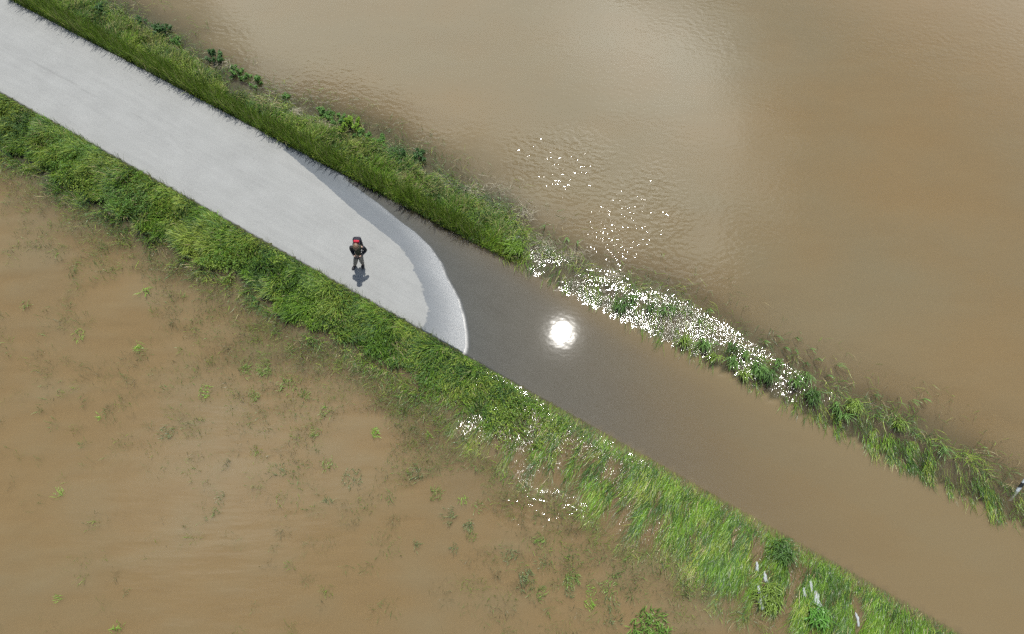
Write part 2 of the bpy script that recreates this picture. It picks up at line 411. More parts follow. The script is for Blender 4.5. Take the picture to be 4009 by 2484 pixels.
water = mesh_np('flood_water', WCO, GQ, mat=water_mat(0), attrs={'veil': veil(0), 'wave': amp, 'swell': sw, 'chop': chop, 'film': np.where(np.abs(gc) < HW + 0.1, depth, 1.0)}, cols=SCOL)
tag(water, 'brown silty flood water over the fields and the lower road', 'water', kind='structure')
for k in range(1, NL):
    o = mesh_np('silt_layer', WCO, GQ, mat=water_mat(k), parent=water, attrs={'veil': veil(k)}, cols=SCOL)
    o.location = (0, 0, -k * DELTA)

# ------------------------------------------------------------------ grass
def grass_mat(name, rough, spec, transl=0.3, coat=0.0):
    m, nt = mat_new(name)
    at_ = nd(nt, 'ShaderNodeAttribute', attribute_name='tone')
    p = nd(nt, 'ShaderNodeBsdfPrincipled', {'Base Color': at_.outputs['Color'], 'Roughness': rough, 'Specular IOR Level': spec, 'Coat Weight': coat, 'Coat Roughness': 0.12})
    t = nd(nt, 'ShaderNodeBsdfTranslucent', {'Color': at_.outputs['Color']})
    mx = nd(nt, 'ShaderNodeMixShader', {0: transl, 1: p.outputs[0], 2: t.outputs[0]})
    nd(nt, 'ShaderNodeOutputMaterial', {'Surface': mx.outputs[0]})
    return m
M_GRASS = grass_mat('grass_blades', 0.5, 0.35)
M_WET = grass_mat('wet_grass_blades', 0.34, 0.24, 0.25, 0.0)

def blade_mesh(name, P, side, w, col, mat, parent=None, taper=(0.75, 1.0, 0.75)):
    """P (N,4,3) centre lines, side (N,3), w (N), col (N,3): one mesh of N tapering blades"""
    n = len(P)
    co = np.empty((n, 7, 3), np.float32)
    for i in range(3):
        hw = (w * taper[i] * 0.5)[:, None] * side
        co[:, 2 * i] = P[:, i] - hw; co[:, 2 * i + 1] = P[:, i] + hw
    co[:, 6] = P[:, 3]
    b = np.arange(n)[:, None] * 7
    q = np.concatenate([b + np.array([0, 1, 3, 2]), b + np.array([2, 3, 5, 4])], 0)
    t = b + np.array([4, 5, 6])
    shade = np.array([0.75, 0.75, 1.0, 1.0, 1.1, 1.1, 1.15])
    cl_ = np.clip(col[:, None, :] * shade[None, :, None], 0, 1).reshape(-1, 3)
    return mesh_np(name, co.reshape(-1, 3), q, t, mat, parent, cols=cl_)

def upright(root, az, L, a0, a1, n=None):
    """blades that rise and bend over: a0 start angle, a1 added bend (radians from vertical)"""
    N = len(root); P = np.empty((N, 4, 3)); P[:, 0] = root
    d = np.stack([np.cos(az), np.sin(az)], -1)
    for i, (f, k) in enumerate(((0.36, 0.15), (0.36, 0.55), (0.28, 1.0))):
        a = a0 + a1 * k
        P[:, i + 1, :2] = P[:, i, :2] + (L * f * np.sin(a))[:, None] * d
        P[:, i + 1, 2] = P[:, i, 2] + L * f * np.cos(a)
    ph = az + math.pi / 2 + rng.normal(0, 0.6, N)
    side = np.stack([np.cos(ph), np.sin(ph), np.zeros(N)], -1)
    return P, side

def floating(root, az, L, zs, roll):
    """drowned blades that rise to the surface and trail along it"""
    N = len(root); P = np.empty((N, 4, 3)); P[:, 0] = root
    d = np.stack([np.cos(az), np.sin(az)], -1)
    dz = np.maximum(zs - root[:, 2], 0.0)
    r0 = np.sqrt(np.maximum((0.3 * L) ** 2, 0.0))
    P[:, 1, :2] = root[:, :2] + (0.35 * dz + 0.25 * L)[:, None] * d * 0.6
    P[:, 1, 2] = zs
    a2 = az + rng.normal(0, 0.22, N); a3 = a2 + rng.normal(0, 0.25, N)
    P[:, 2, :2] = P[:, 1, :2] + (L * 0.36)[:, None] * np.stack([np.cos(a2), np.sin(a2)], -1)
    P[:, 3, :2] = P[:, 2, :2] + (L * 0.34)[:, None] * np.stack([np.cos(a3), np.sin(a3)], -1)
    P[:, 2, 2] = zs + rng.normal(0.004, 0.012, N); P[:, 3, 2] = zs + rng.normal(-0.004, 0.02, N)
    side = np.stack([-np.sin(a2) * np.cos(roll), np.cos(a2) * np.cos(roll), np.sin(roll)], -1)
    return P, side

G_LUSH = np.array([0.120, 0.225, 0.022]); G_DARK = np.array([0.050, 0.105, 0.020]); G_LIME = np.array([0.215, 0.280, 0.045])
G_BLUE = np.array([0.080, 0.150, 0.046]); G_STRAW = np.array([0.33, 0.28, 0.15])
def tone(x, y, n, seed, w=(1, 1, 0.7, 0.5, 0.12), sc_=1.1):
    """clumpy mixture of greens"""
    k = [noise(x, y, sc_ * f, seed + i, 3) ** 4 * wi for i, (f, wi) in enumerate(zip((1, 1.3, 0.8, 1.1, 2.0), w))]
    k = np.stack(k, -1) + 1e-6
    k /= k.sum(-1, keepdims=True)
    pick = (k.cumsum(-1) < rng.random(n)[:, None]).sum(-1).clip(0, 4)
    pal = np.stack([G_LUSH, G_DARK, G_LIME, G_BLUE, G_STRAW])
    return pal[pick] * rng.uniform(0.5, 1.45, n)[:, None]

S0, S1 = -34.0, 28.0
def strip(side, dens, extra=0.0, s0=S0, s1=S1):
    wmax = float(np.max((E_UP if side > 0 else E_LO)[1])) + extra
    n = int(dens * (s1 - s0) * wmax)
    s = rng.uniform(s0, s1, n); e = rng.uniform(-0.04, wmax, n)
    k = e < e_width(s, side) + extra
    s, e = s[k], e[k]
    if side > 0:
        rag = e < e_width(s, 1) - 0.10 + 1.1 * (noise(s, e, 1.1, 19, 3) - 0.5)
        s, e = s[rag], e[rag]
    xy = xy_of(s, side * (HW + e))
    px, py = pix(xy[:, 0], xy[:, 1])
    k = (px > -260) & (px < 4270) & (py > -260) & (py < 2760)
    s, e, xy = s[k], e[k], xy[k]
    return s, e, xy, z_ground(s, side * (HW + np.maximum(e, 0.02)))

FLOW_LO = math.atan2(-1.0, -0.50); FLOW_UP = math.atan2(-1.0, -0.16)

def verge(side, name_dry, name_wet):
    s, e, xy, z = strip(side, 1000 if side > 0 else 1250)
    N = len(s); x, y = xy.T
    ew = e_width(s, side); t = e / ew
    clump = noise(x, y, 2.5, 51 + side, 3); clump2 = noise(x, y, 0.9, 61 + side, 3)
    D0 = -z
    zr_edge = z_road(s, np.full(N, side * HW))
    flooded = sm(-zr_edge + 0.05 * (clump - 0.5), 0.015, 0.11) if side < 0 else sm(s + 1.6 * (clump - 0.5), S_HUMMOCK - 0.8, S_HUMMOCK + 0.8)   # 0 dry verge .. 1 drowned verge
    flooded = np.maximum(flooded, sm(D0 + 0.16 * (clump - 0.5), 0.10, 0.24))
    isf = rng.random(N) < flooded
    if side < 0:      # the standing grass leans out over the water: keep its roots back from the margin
        ok = isf | ((e < ew - 0.40 + 0.5 * (clump - 0.5)) & (e > 0.05 + 0.05 * (clump2 - 0.5)))
        s, e, x, y, z, t, clump, clump2, isf = (q[ok] for q in (s, e, x, y, z, t, clump, clump2, isf))
    # ---- standing grass
    k = ~isf
    n = k.sum(); kx, ky = x[k], y[k]
    edge = sm(e[k], 0.0, 0.35)
    if side > 0:
        L = (0.16 + 0.62 * clump[k] ** 1.3) * rng.uniform(0.7, 1.35, n) * (0.75 + 0.25 * edge)
        az = rng.normal(math.atan2(NV[1], NV[0]) - 0.6, 0.7, n) + 3.5 * (clump2[k] - 0.5)
        a0 = rng.uniform(0.1, 0.5, n); a1 = rng.uniform(0.5, 1.3, n)
        w5 = (1.4, 0.9, 0.7, 0.5, 0.10)
    else:
        L = (0.16 + 0.56 * clump[k] ** 1.3) * rng.uniform(0.6, 1.4, n) * (0.40 + 0.60 * edge)
        az = rng.normal(math.atan2(-NV[1], -NV[0]) + 0.1, 0.6, n) + 6.0 * (clump2[k] - 0.5)
        a0 = rng.uniform(0.1, 0.5, n); a1 = rng.uniform(0.5, 1.4, n)
        w5 = (1.4, 0.8, 0.8, 0.45, 0.05)
    root = np.stack([kx, ky, z[k] - 0.02], -1)
    P, sd = upright(root, az, L, a0, a1)
    col = tone(kx, ky, n, 70 + side, w5)
    # paler, seeding stems towards the outer edge of the upper verge
    if side > 0:
        st_ = rng.random(n) < 0.30 * sm(t[k] + 0.8 * (clump[k] - 0.5), 0.25, 0.8)
        col[st_] = (np.array([0.27, 0.27, 0.10]) * rng.uniform(0.7, 1.3, n)[:, None])[st_]
        fresh = rng.random(n) < 0.5 * sm(e[k], 0.9, 0.1)
        col[fresh] = (np.array([0.125, 0.190, 0.014]) * rng.uniform(0.75, 1.25, n)[:, None])[fresh]
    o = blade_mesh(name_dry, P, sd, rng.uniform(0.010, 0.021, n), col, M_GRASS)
    o1 = o
    # ---- drowned grass trailing on the water
    k = isf; n = k.sum(); kx, ky = x[k], y[k]
    az = np.where(side > 0, FLOW_UP, FLOW_LO) + rng.normal(0, 0.16, n) + 0.9 * (noise(kx, ky, 0.8, 81, 2) - 0.5)
    L = (0.40 + 0.45 * clump2[k]) * rng.uniform(0.6, 1.3, n)
    if side > 0: L *= 0.8
    fa = FLOW_UP if side > 0 else FLOW_LO                       # tresses: long with the current, narrow across it
    patch = noise((kx * math.cos(fa) + ky * math.sin(fa)) * 0.45, (-kx * math.sin(fa) + ky * math.cos(fa)) * 2.2, 1.5, 85, 3)
    zs = rng.normal(0.020, 0.014, n) - (0.06 if side < 0 else 0.13) * sm(patch, 0.55, 0.30) * rng.random(n) - 0.05 * sm(t[k], 0.55, 1.0) - (0.03 * sm(e[k], 0.35, 0.05) if side < 0 else 0.0)
    P, sd = floating(np.stack([kx, ky, np.minimum(z[k], -0.03)], -1), az, L, zs, rng.normal(0, 0.42, n))
    col = tone(kx, ky, n, 90 + side, (1.5, 1.1, 0.5, 0.35, 0.05), 1.6) * (0.50 + 0.66 * patch[:, None])
    keep = rng.random(n) < np.clip((0.30 if side < 0 else 0.40) + 3.6 * (patch - 0.46), 0.04, 1.0) * (1 - 0.5 * sm(t[k], 0.6, 1.05)) * (1.0 - 0.55 * sm(s[k], S_LIP + 10.5, S_LIP + 7.0) * sm(s[k], S_LIP, S_LIP + 2.0) if side < 0 else 0.12 + 0.36 * sm(s[k], S_REED, S_REED + 7.0))
    if side < 0:      # the turf lip along the edge of the asphalt, just awash
        m_ = 15000
        s2 = rng.uniform(s_shore(-HW) - 0.5, S1, m_); e2 = rng.uniform(-0.06, 0.42, m_)
        x2, y2 = xy_of(s2, -(HW + e2)).T
        zz2 = rng.normal(0.0, 0.012, m_) - 0.018 * sm(e2, 0.25, 0.0)
        Pa, sa_ = floating(np.stack([x2, y2, np.full(m_, -0.12)], -1), FLOW_LO + rng.normal(0, 0.2, m_), rng.uniform(0.22, 0.5, m_), zz2, rng.normal(0, 0.35, m_))
        P = np.concatenate([P[keep], Pa]); sd = np.concatenate([sd[keep], sa_]); col = np.concatenate([col[keep], tone(x2, y2, m_, 97, (1.2, 1.2, 0.4, 0.5, 0.02), 1.6) * 0.85])
        n = len(P); keep = np.ones(n, bool)
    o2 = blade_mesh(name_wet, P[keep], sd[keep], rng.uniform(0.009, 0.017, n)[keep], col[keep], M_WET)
    return o1, o2

g1, g2 = verge(1, 'verge_grass', 'drowned_grass')
tag(g1, 'long seeding grass on the upper verge above the dry road', 'grass', kind='stuff')
tag(g2, 'combed wet grass of the upper verge drowned right of the shoreline', 'grass', kind='stuff')
g3, g4 = verge(-1, 'verge_grass', 'drowned_grass')
tag(g3, 'thick lush grass on the lower verge beside the dry road', 'grass', kind='stuff')
tag(g4, 'long wet grass of the lower verge swept down by the current', 'grass', kind='stuff')

def tall_stems():
    """seeding stems standing along the inner edge of the upper verge: they throw the fringe of shadow on the road"""
    n = 11000
    s = rng.uniform(S0, S_HUMMOCK - 1.0, n); e = rng.uniform(0.0, 0.5, n) ** 1.0
    x, y = xy_of(s, HW + e).T
    keep = rng.random(n) < 0.25 + 0.75 * sm(noise(s, e * 0, 1.3, 23, 3), 0.3, 0.62)
    s, e, x, y = s[keep], e[keep], x[keep], y[keep]; n = len(s)
    z = z_ground(s, HW + np.maximum(e, 0.02))
    L = rng.uniform(0.55, 1.05, n) * (0.65 + 0.6 * noise(s, e, 0.9, 24, 2))
    P, sd = upright(np.stack([x, y, z - 0.02], -1), rng.normal(math.atan2(NV[1], NV[0]) + 0.9, 1.0, n), L, rng.uniform(0.0, 0.2, n), rng.uniform(0.0, 0.5, n))
    col = np.where(rng.random(n)[:, None] < 0.2, np.array([[0.22, 0.23, 0.08]]), np.array([[0.12, 0.19, 0.02]])) * rng.uniform(0.7, 1.2, n)[:, None]
    return blade_mesh('seed_stems', P, sd, rng.uniform(0.010, 0.022, n), col, M_GRASS, taper=(0.5, 0.5, 1.2))
tag(tall_stems(), 'tall seeding grass stems along the inner edge of the upper verge', 'grass', kind='stuff')

def edge_stems():
    """short stems leaning over the asphalt from the lower verge"""
    n = 1500
    s = rng.uniform(S0, s_shore(-HW), n)
    keep = rng.random(n) < sm(noise(s, s * 0, 0.8, 26, 3), 0.4, 0.65) * 0.9 + 0.05
    s = s[keep]; n = len(s); e = rng.uniform(-0.03, 0.18, n)
    x, y = xy_of(s, -HW - e).T
    P, sd = upright(np.stack([x, y, z_ground(s, -HW - np.maximum(e, 0.02)) - 0.02], -1), rng.normal(1.3, 0.9, n), rng.uniform(0.15, 0.42, n), rng.uniform(0.0, 0.3, n), rng.uniform(0.0, 0.6, n))
    col = np.array([[0.13, 0.17, 0.035]]) * rng.uniform(0.5, 1.3, n)[:, None]
    return blade_mesh('edge_stems', P, sd, rng.uniform(0.006, 0.012, n), col, M_GRASS)
tag(edge_stems(), 'thin stems straggling over the lower edge of the dry asphalt', 'grass', kind='stuff')

def fringe(side, n, reach, name):
    """half drowned stragglers standing in the shallow margin beyond a verge"""
    s = rng.uniform(S0, 27, n); o_ = rng.exponential(reach * 0.45, n) - 0.15
    o_ = np.minimum(o_, reach * 1.5)
    e = e_width(s, side) + o_
    x, y = xy_of(s, side * (HW + e)).T
    px, py = pix(x, y)
    pn = noise(x, y, 1.6, 120 + side, 3)
    keep = (rng.random(n) < sm(pn, 0.34, 0.58) * (0.35 + 0.65 * sm(o_, 1.0, 0.0))) & (px > -100) & (px < 4110) & (py > -100) & (py < 2600)
    keep &= (s < S_HUMMOCK) | (rng.random(len(s)) < 0.3)
    s, o_, x, y, pn = s[keep], o_[keep], x[keep], y[keep], pn[keep]; n = len(s)
    z = np.maximum(z_ground(s, side * (HW + e_width(s, side) + o_)), -0.22)
    lie = rng.random(n) < 0.45
    az = rng.normal(-1.9, 1.0, n) + 3 * (noise(x, y, 0.7, 130, 2) - 0.5)
    L = rng.uniform(0.30, 0.62, n)
    P, sd = upright(np.stack([x, y, z], -1), az, L, rng.uniform(0.1, 0.6, n), rng.uniform(0.4, 1.2, n))
    Pf, sf = floating(np.stack([x, y, np.minimum(z, -0.03)], -1), az, L, rng.normal(-0.02, 0.03, n), rng.normal(0, 0.35, n))
    P[lie] = Pf[lie]; sd[lie] = sf[lie]
    col = tone(x, y, n, 140 + side, (0.8, 0.7, 0.5, 1.2, 0.35), 1.6)
    return blade_mesh(name, P, sd, rng.uniform(0.010, 0.018, n), col, M_WET)
tag(fringe(1, 60000, 1.3, 'margin_grass'), 'sparse bluish grass standing in the shallows behind the upper verge', 'grass', kind='stuff')
tag(fringe(-1, 16000, 0.55, 'margin_grass'), 'sparse wet grass in the shallows along the foot of the lower verge', 'grass', kind='stuff')

def straw(n, name):
    """dead pale stalks drifted against the outer side of the upper verge"""
    c = np.array([(870, 255, .5), (1270, 480, .5), (1560, 640, .5), (1700, 720, .7), (1790, 780, .8), (1850, 760, .6), (1900, 860, .8), (1960, 900, .6), (2010, 935, .35), (2120, 950, .8), (1950, 730, .8), (2060, 830, .8), (2250, 1000, .7), (2400, 1080, .5), (1160, 440, .4)])
    i = rng.integers(0, len(c), n)
    p = at(c[i, 0], c[i, 1]) + rng.normal(0, 1, (n, 2)) * np.array([0.42, 0.30]) * c[i, 2:3]
    s, cc = sc_of(p)
    z = np.maximum(z_ground(s, cc), -0.02) + rng.uniform(0.0, 0.10, n) * (rng.random(n) < 0.4) + 0.012
    az = rng.normal(-0.6, 0.9, n)
    L = rng.uniform(0.15, 0.45, n)
    P = np.empty((n, 4, 3)); d = np.stack([np.cos(az), np.sin(az)], -1)
    for j in range(4):
        P[:, j, :2] = p + (L * (j / 3 - 0.5))[:, None] * d + rng.normal(0, 0.008, (n, 2))
        P[:, j, 2] = z + rng.normal(0, 0.012, n)
    ro = rng.normal(0, 0.3, n)
    sd = np.stack([-d[:, 1] * np.cos(ro), d[:, 0] * np.cos(ro), np.sin(ro)], -1)
    col = np.array([[0.36, 0.33, 0.23]]) * rng.uniform(0.5, 1.15, n)[:, None]
    return blade_mesh(name, P, sd, rng.uniform(0.007, 0.014, n), col, M_WET)
tag(straw(1100, 'drifted_straw'), 'pale dead stalks drifted along the outer edge of the upper verge', 'straw', kind='stuff')

def murk(ncl, name):
    """weeds of the drowned field seen dimly through the silt below the lower verge"""
    Ps, Ss, Ws, Cs = [], [], [], []
    s = np.where(rng.random(ncl * 8) < 0.55, rng.uniform(-27, -6, ncl * 8), rng.uniform(-8, 17, ncl * 8)); o_ = np.where(rng.random(ncl * 8) < 0.4, rng.exponential(0.8, ncl * 8), rng.gamma(1.5, 1.45, ncl * 8)) + 0.03
    o_ = np.where(s < -5, o_ * (1 + 0.10 * np.clip(-s - 5, 0, 9)), o_)
    x, y = xy_of(s, -(HW + e_width(s, -1) + o_)).T
    px, py = pix(x, y)
    ok = (noise(x, y, 0.45, 150, 3) > 0.47 - 0.16 * sm(o_, 1.6, 0.3) - 0.10 * sm(s, -4.0, -9.0)) & (px > -60) & (px < 2750) & (py < 2540)
    idx = np.nonzero(ok)[0][:ncl]
    for i in idx:
        n = int(rng.integers(8, 60)); rad = rng.uniform(0.06, 0.40)
        dim = rng.random()
        th = rng.uniform(0, 6.28, n); rr = rad * np.sqrt(rng.random(n))
        bx, by = x[i] + rr * np.cos(th) * 1.2, y[i] + rr * np.sin(th)
        top = rng.uniform(-0.085, 0.03) if dim < 0.8 else rng.uniform(-0.02, 0.05)
        L = rng.uniform(0.2, 0.45, n)
        P, sd = upright(np.stack([bx, by, np.full(n, top) - 0.26 + rng.normal(0, 0.04, n)], -1), rng.normal(rng.uniform(0, 6.28), 1.2, n), L, rng.uniform(0.0, 0.6, n), rng.uniform(0.3, 1.3, n))
        base = (np.array([0.14, 0.21, 0.035]), np.array([0.10, 0.17, 0.045]), np.array([0.13, 0.13, 0.06]))[int(rng.integers(0, 3))]
        Ps.append(P); Ss.append(sd); Ws.append(rng.uniform(0.010, 0.022, n)); Cs.append(base * rng.uniform(0.6, 1.3, n)[:, None])
    return blade_mesh(name, np.concatenate(Ps), np.concatenate(Ss), np.concatenate(Ws), np.concatenate(Cs), M_WET)
tag(murk(2000, 'sunken_weeds'), 'dim drowned weeds scattered under the brown water of the lower field', 'weeds', kind='stuff')

# ------------------------------------------------------------------ plants one can count
def base_xy(px, py):
    p = at(px, py); s, c = sc_of(p)
    return p, float(z_ground(np.array([s]), np.array([c]))[0])

def leaf_np(P, d, up, L, w):
    """folded diamond leaves: base P, direction d, up normal"""
    sdv = np.cross(d, up); sdv /= np.linalg.norm(sdv, axis=1, keepdims=True) + 1e-9
    mid = P + d * (L * 0.5)[:, None] + up * (L * 0.04)[:, None]
    co = np.stack([P, mid - sdv * (w * 0.5)[:, None] + up * (w * 0.12)[:, None], P + d * L[:, None] - up * (L * 0.10)[:, None], mid + sdv * (w * 0.5)[:, None] + up * (w * 0.12)[:, None]], 1)
    n = len(P); b = np.arange(n)[:, None] * 4
    return co.reshape(-1, 3), np.concatenate([b + np.array([0, 1, 2]), b + np.array([0, 2, 3])], 0)

def weed(px, py, rad, h, n, col, label):
    rad, n = rad * 1.2, int(n * 1.5)
    p, zb = base_xy(px, py); zb = max(zb, -0.30)
    root = link(bpy.data.objects.new('leafy_weed', None)); root.location = (p[0], p[1], zb); root.empty_display_size = 0.1
    tag(root, label, 'weed', 'leafy weeds at the water edge behind the upper verge')
    ns = max(5, int(rad * 26)); h2 = h - zb
    th = rng.uniform(0, 6.28, ns); rr = rad * np.sqrt(rng.random(ns))
    tips = np.stack([rr * np.cos(th), rr * np.sin(th), h2 * (1 - 0.45 * (rr / rad) ** 2) * rng.uniform(0.75, 1.1, ns)], -1)
    P = np.empty((ns, 4, 3))
    for j, f in enumerate((0, 0.4, 0.75, 1.0)):
        P[:, j, :2] = tips[:, :2] * (0.35 + 0.65 * f); P[:, j, 2] = tips[:, 2] * f
    sd = np.tile([[1.0, 0.0, 0.0]], (ns, 1))
    blade_mesh('stem', P, sd, np.full(ns, 0.010), np.tile([[0.07, 0.11, 0.03]], (ns, 1)), M_GRASS, root)
    k = rng.integers(0, ns, n); f = rng.uniform(0.45, 1.0, n) ** 0.7
    pos = np.stack([tips[k, 0] * (0.35 + 0.65 * f), tips[k, 1] * (0.35 + 0.65 * f), tips[k, 2] * f], -1)
    a = rng.uniform(0, 6.28, n); el = rng.normal(0.15, 0.35, n)
    d = np.stack([np.cos(a) * np.cos(el), np.sin(a) * np.cos(el), np.sin(el)], -1)
    up = np.stack([rng.normal(0, 0.35, n), rng.normal(0, 0.35, n), np.ones(n)], -1)
    up -= d * (up * d).sum(1, keepdims=True); up /= np.linalg.norm(up, axis=1, keepdims=True)
    co, tr = leaf_np(pos, d, up, rng.uniform(0.07, 0.14, n), rng.uniform(0.035, 0.065, n))
    cc_ = np.repeat(np.array(col) * rng.uniform(0.65, 1.35, n)[:, None], 4, 0)
    mesh_np('foliage', co, None, tr, M_GRASS, root, cols=cc_, smooth=False)
    return root
WG, WD, WY = (0.100, 0.205, 0.045), (0.060, 0.130, 0.038), (0.190, 0.310, 0.035)
for a in (
    (414, 48, .34, .42, 260, WD, 'dark leafy weed closest to the top left corner, behind the upper verge'),
    (553, 82, .20, .22, 80, WD, 'small half-drowned weed, second from the left behind the upper verge'),
    (636, 131, .42, .45, 420, WD, 'broad dark weed clump, third from the left behind the upper verge'),
    (692, 166, .22, .28, 130, WG, 'small weed on the right flank of the broad dark clump'),
    (845, 232, .36, .45, 340, WD, 'dark upright weed with pale dead stalks drifted at its foot'),
    (922, 286, .28, .36, 230, WG, 'round weed just right of the dark upright weed'),
    (962, 304, .20, .25, 120, WG, 'small weed between two rounder ones, midway along the dry verge'),
    (1003, 325, .26, .30, 200, WG, 'round weed alone at the start of the bare stretch of shallows'),
    (1121, 383, .17, .20, 90, WG, 'little dark green weed standing alone in the grey shallows'),
    (1258, 449, .26, .30, 190, WG, 'weed leftmost of the cluster around the bright yellow-green bush'),
    (1292, 453, .20, .26, 120, WG, 'small weed second from left in the cluster around the bright bush'),
    (1331, 481, .32, .38, 300, WG, 'green weed touching the left side of the bright yellow-green bush'),
    (1376, 505, .42, .50, 520, WY, 'brightest yellow-green bush on the outer edge of the upper verge'),
    (1408, 530, .20, .26, 120, WG, 'small weed touching the right side of the bright yellow-green bush'),
    (1453, 540, .22, .24, 130, WG, 'weed in the shallows a little right of the bright bush'),
    (1495, 546, .17, .20, 90, WG, 'outermost small weed in the shallows right of the bright bush'),
    (1487, 571, .22, .26, 130, WG, 'weed at the verge edge just below the outermost small one'),
    (1580, 619, .32, .34, 260, WD, 'dark blue-green weed, left one of the pair farthest along the dry verge'),
    (1642, 617, .30, .34, 240, WD, 'dark blue-green weed, right one of the pair farthest along the dry verge'),
): weed(*a)

def clump(name, px, py, rad, n, L, w, az0, spread, top, col, label, cat, group, bend=(0.8, 1.8), parent=None):
    """a tuft of broad blades standing out of the water"""
    p = at(px, py)
    th = rng.uniform(0, 6.28, n); rr = rad * np.sqrt(rng.random(n))
    root = np.stack([rr * np.cos(th), rr * np.sin(th), np.full(n, -0.18) + rng.normal(0, 0.03, n)], -1)
    az = rng.normal(az0, spread, n)
    LL = rng.uniform(0.7, 1.2, n) * L
    P, sd = upright(root, az, LL, rng.uniform(0.1, 0.7, n), rng.uniform(bend[0], bend[1], n))
    ph = az + math.pi / 2 + rng.normal(0, 0.25, n)
    sd = np.stack([np.cos(ph), np.sin(ph), rng.normal(0, 0.25, n)], -1)
    P[:, :, 2] += top + 0.18
    P[:, 0, 2] = -0.2
    cc_ = np.array(col) * rng.uniform(0.6, 1.35, n)[:, None]
    o = blade_mesh(name, P, sd, rng.uniform(0.7, 1.2, n) * w, cc_, M_WET, parent)
    o.location = (p[0], p[1], 0)
    return tag(o, label, cat, group)

RG, RD, RY = (0.105, 0.200, 0.048), (0.068, 0.135, 0.034), (0.150, 0.225, 0.040)
DOWN = -1.85
def reeds(lst):
    for px, py, rad, n, L, col, label in lst:
        clump('reed_clump', px, py - 8, rad * 0.62, int(n * 0.42), L * 0.85, 0.022, DOWN, 0.55, -0.02, col, label, 'reeds', 'reed clumps along the drowned upper verge')
reeds((
    (2437, 1190, .42, 150, .75, RD, 'large dark reed clump above the sun glint, leftmost of the reeds'),
    (2480, 1168, .22, 60, .6, RG, 'reed clump at the upper right shoulder of the leftmost large one'),
    (2550, 1205, .25, 60, .6, RD, 'reed clump between the leftmost large one and the sparkling shallows'),
    (2600, 1215, .22, 55, .6, RG, 'loose reeds in the white sparkle, third clump right of the glint'),
    (2634, 1210, .20, 45, .6, RG, 'narrow reeds beside the open upper water, right of the glint'),
    (2682, 1330, .30, 110, .7, RY, 'yellow-green reeds standing in the thickest white sparkle'),
    (2755, 1345, .34, 130, .7, RG, 'reed clump in mid strip just right of the yellow-green one'),
    (2795, 1395, .25, 80, .6, RY, 'small reeds on the road side, below the mid-strip clump'),
    (2868, 1360, .28, 90, .65, RD, 'tall dark reeds at the outer edge where the sparkle thins'),
    (2872, 1412, .30, 110, .65, RG, 'green reeds immediately below the tall dark outer ones'),
    (2906, 1465, .26, 90, .6, RY, 'reeds on the road side just left of the widest dark clump'),
    (2920, 1385, .24, 60, .6, RG, 'loose arching reeds at the outer edge above the widest clump'),
    (2965, 1438, .36, 170, .75, RG, 'left half of the widest reed mass at mid strip'),
    (3010, 1462, .38, 190, .75, RD, 'dark right half of the widest reed mass at mid strip'),
    (3050, 1420, .26, 70, .65, RG, 'arching reeds on the water side of the widest mass'),
    (3112, 1490, .30, 100, .7, RG, 'pale green reeds between the two darkest clumps'),
    (3156, 1475, .28, 90, .7, RG, 'arching reeds above the darkest round clump'),
    (3185, 1545, .42, 220, .65, RD, 'darkest round clump of reeds in the drowned upper verge'),
    (3274, 1592, .26, 80, .6, RG, 'reeds hanging between the darkest clump and the next tussock'),
    (3296, 1622, .26, 80, .65, RG, 'drooping pale reeds on the road side of the leaning tussock'),
    (3340, 1585, .36, 190, .6, RY, 'rounded olive tussock right of the darkest clump'),
    (3523, 1662, .30, 170, .45, RY, 'small round bright green tussock standing alone in the thinning strip'),
    (3688, 1765, .24, 60, .6, RG, 'last green reed tuft before the white roadside post'),
))
sh = ((2134, 880, 'leftmost lone shoot off the verge'), (2222, 925, 'thin upright shoot left of the sparkles'), (2261, 940, 'bent shoot right of the thin upright one'),
      (2696, 1172, 'dark shoot in rippled water above the reeds'), (2775, 1207, 'leafy shoot outermost of the first reeds'), (2985, 1336, 'slim shoot farthest left in the calm outer water'),
      (3033, 1306, 'faint shoot farthest from the reeds on the left'), (3112, 1319, 'tiny shoot farthest out into the brown water'), (3066, 1358, 'faint double shoot nearer the widest reeds'),
      (3106, 1360, 'slanting shoot above the widest reeds'), (3166, 1360, 'slanting shoot outermost of the upper row'), (3194, 1405, 'broad bent shoot midway to the darkest reeds'),
      (3150, 1415, 'arched shoot closest to the pale green reeds'), (3236, 1465, 'single leaf standing above the darkest clump'), (3276, 1428, 'long bent shoot right of the single leaf'),
      (3420, 1540, 'slanting bright shoot right of the olive tussock'), (3570, 1566, 'pair of pale leaves off the small tussock'), (3612, 1560, 'brown-stemmed leaf right of the pale pair'))
for i, (px, py, lb) in enumerate(sh):
    clump('reed_shoot', px, py, 0.04, 3 + (i % 3), 0.42, 0.026, -0.95 if px > 2900 else -1.7, 0.2, -0.03, RG if i % 3 else RD, 'green ' + lb, 'shoot', 'lone reed shoots off the upper verge')

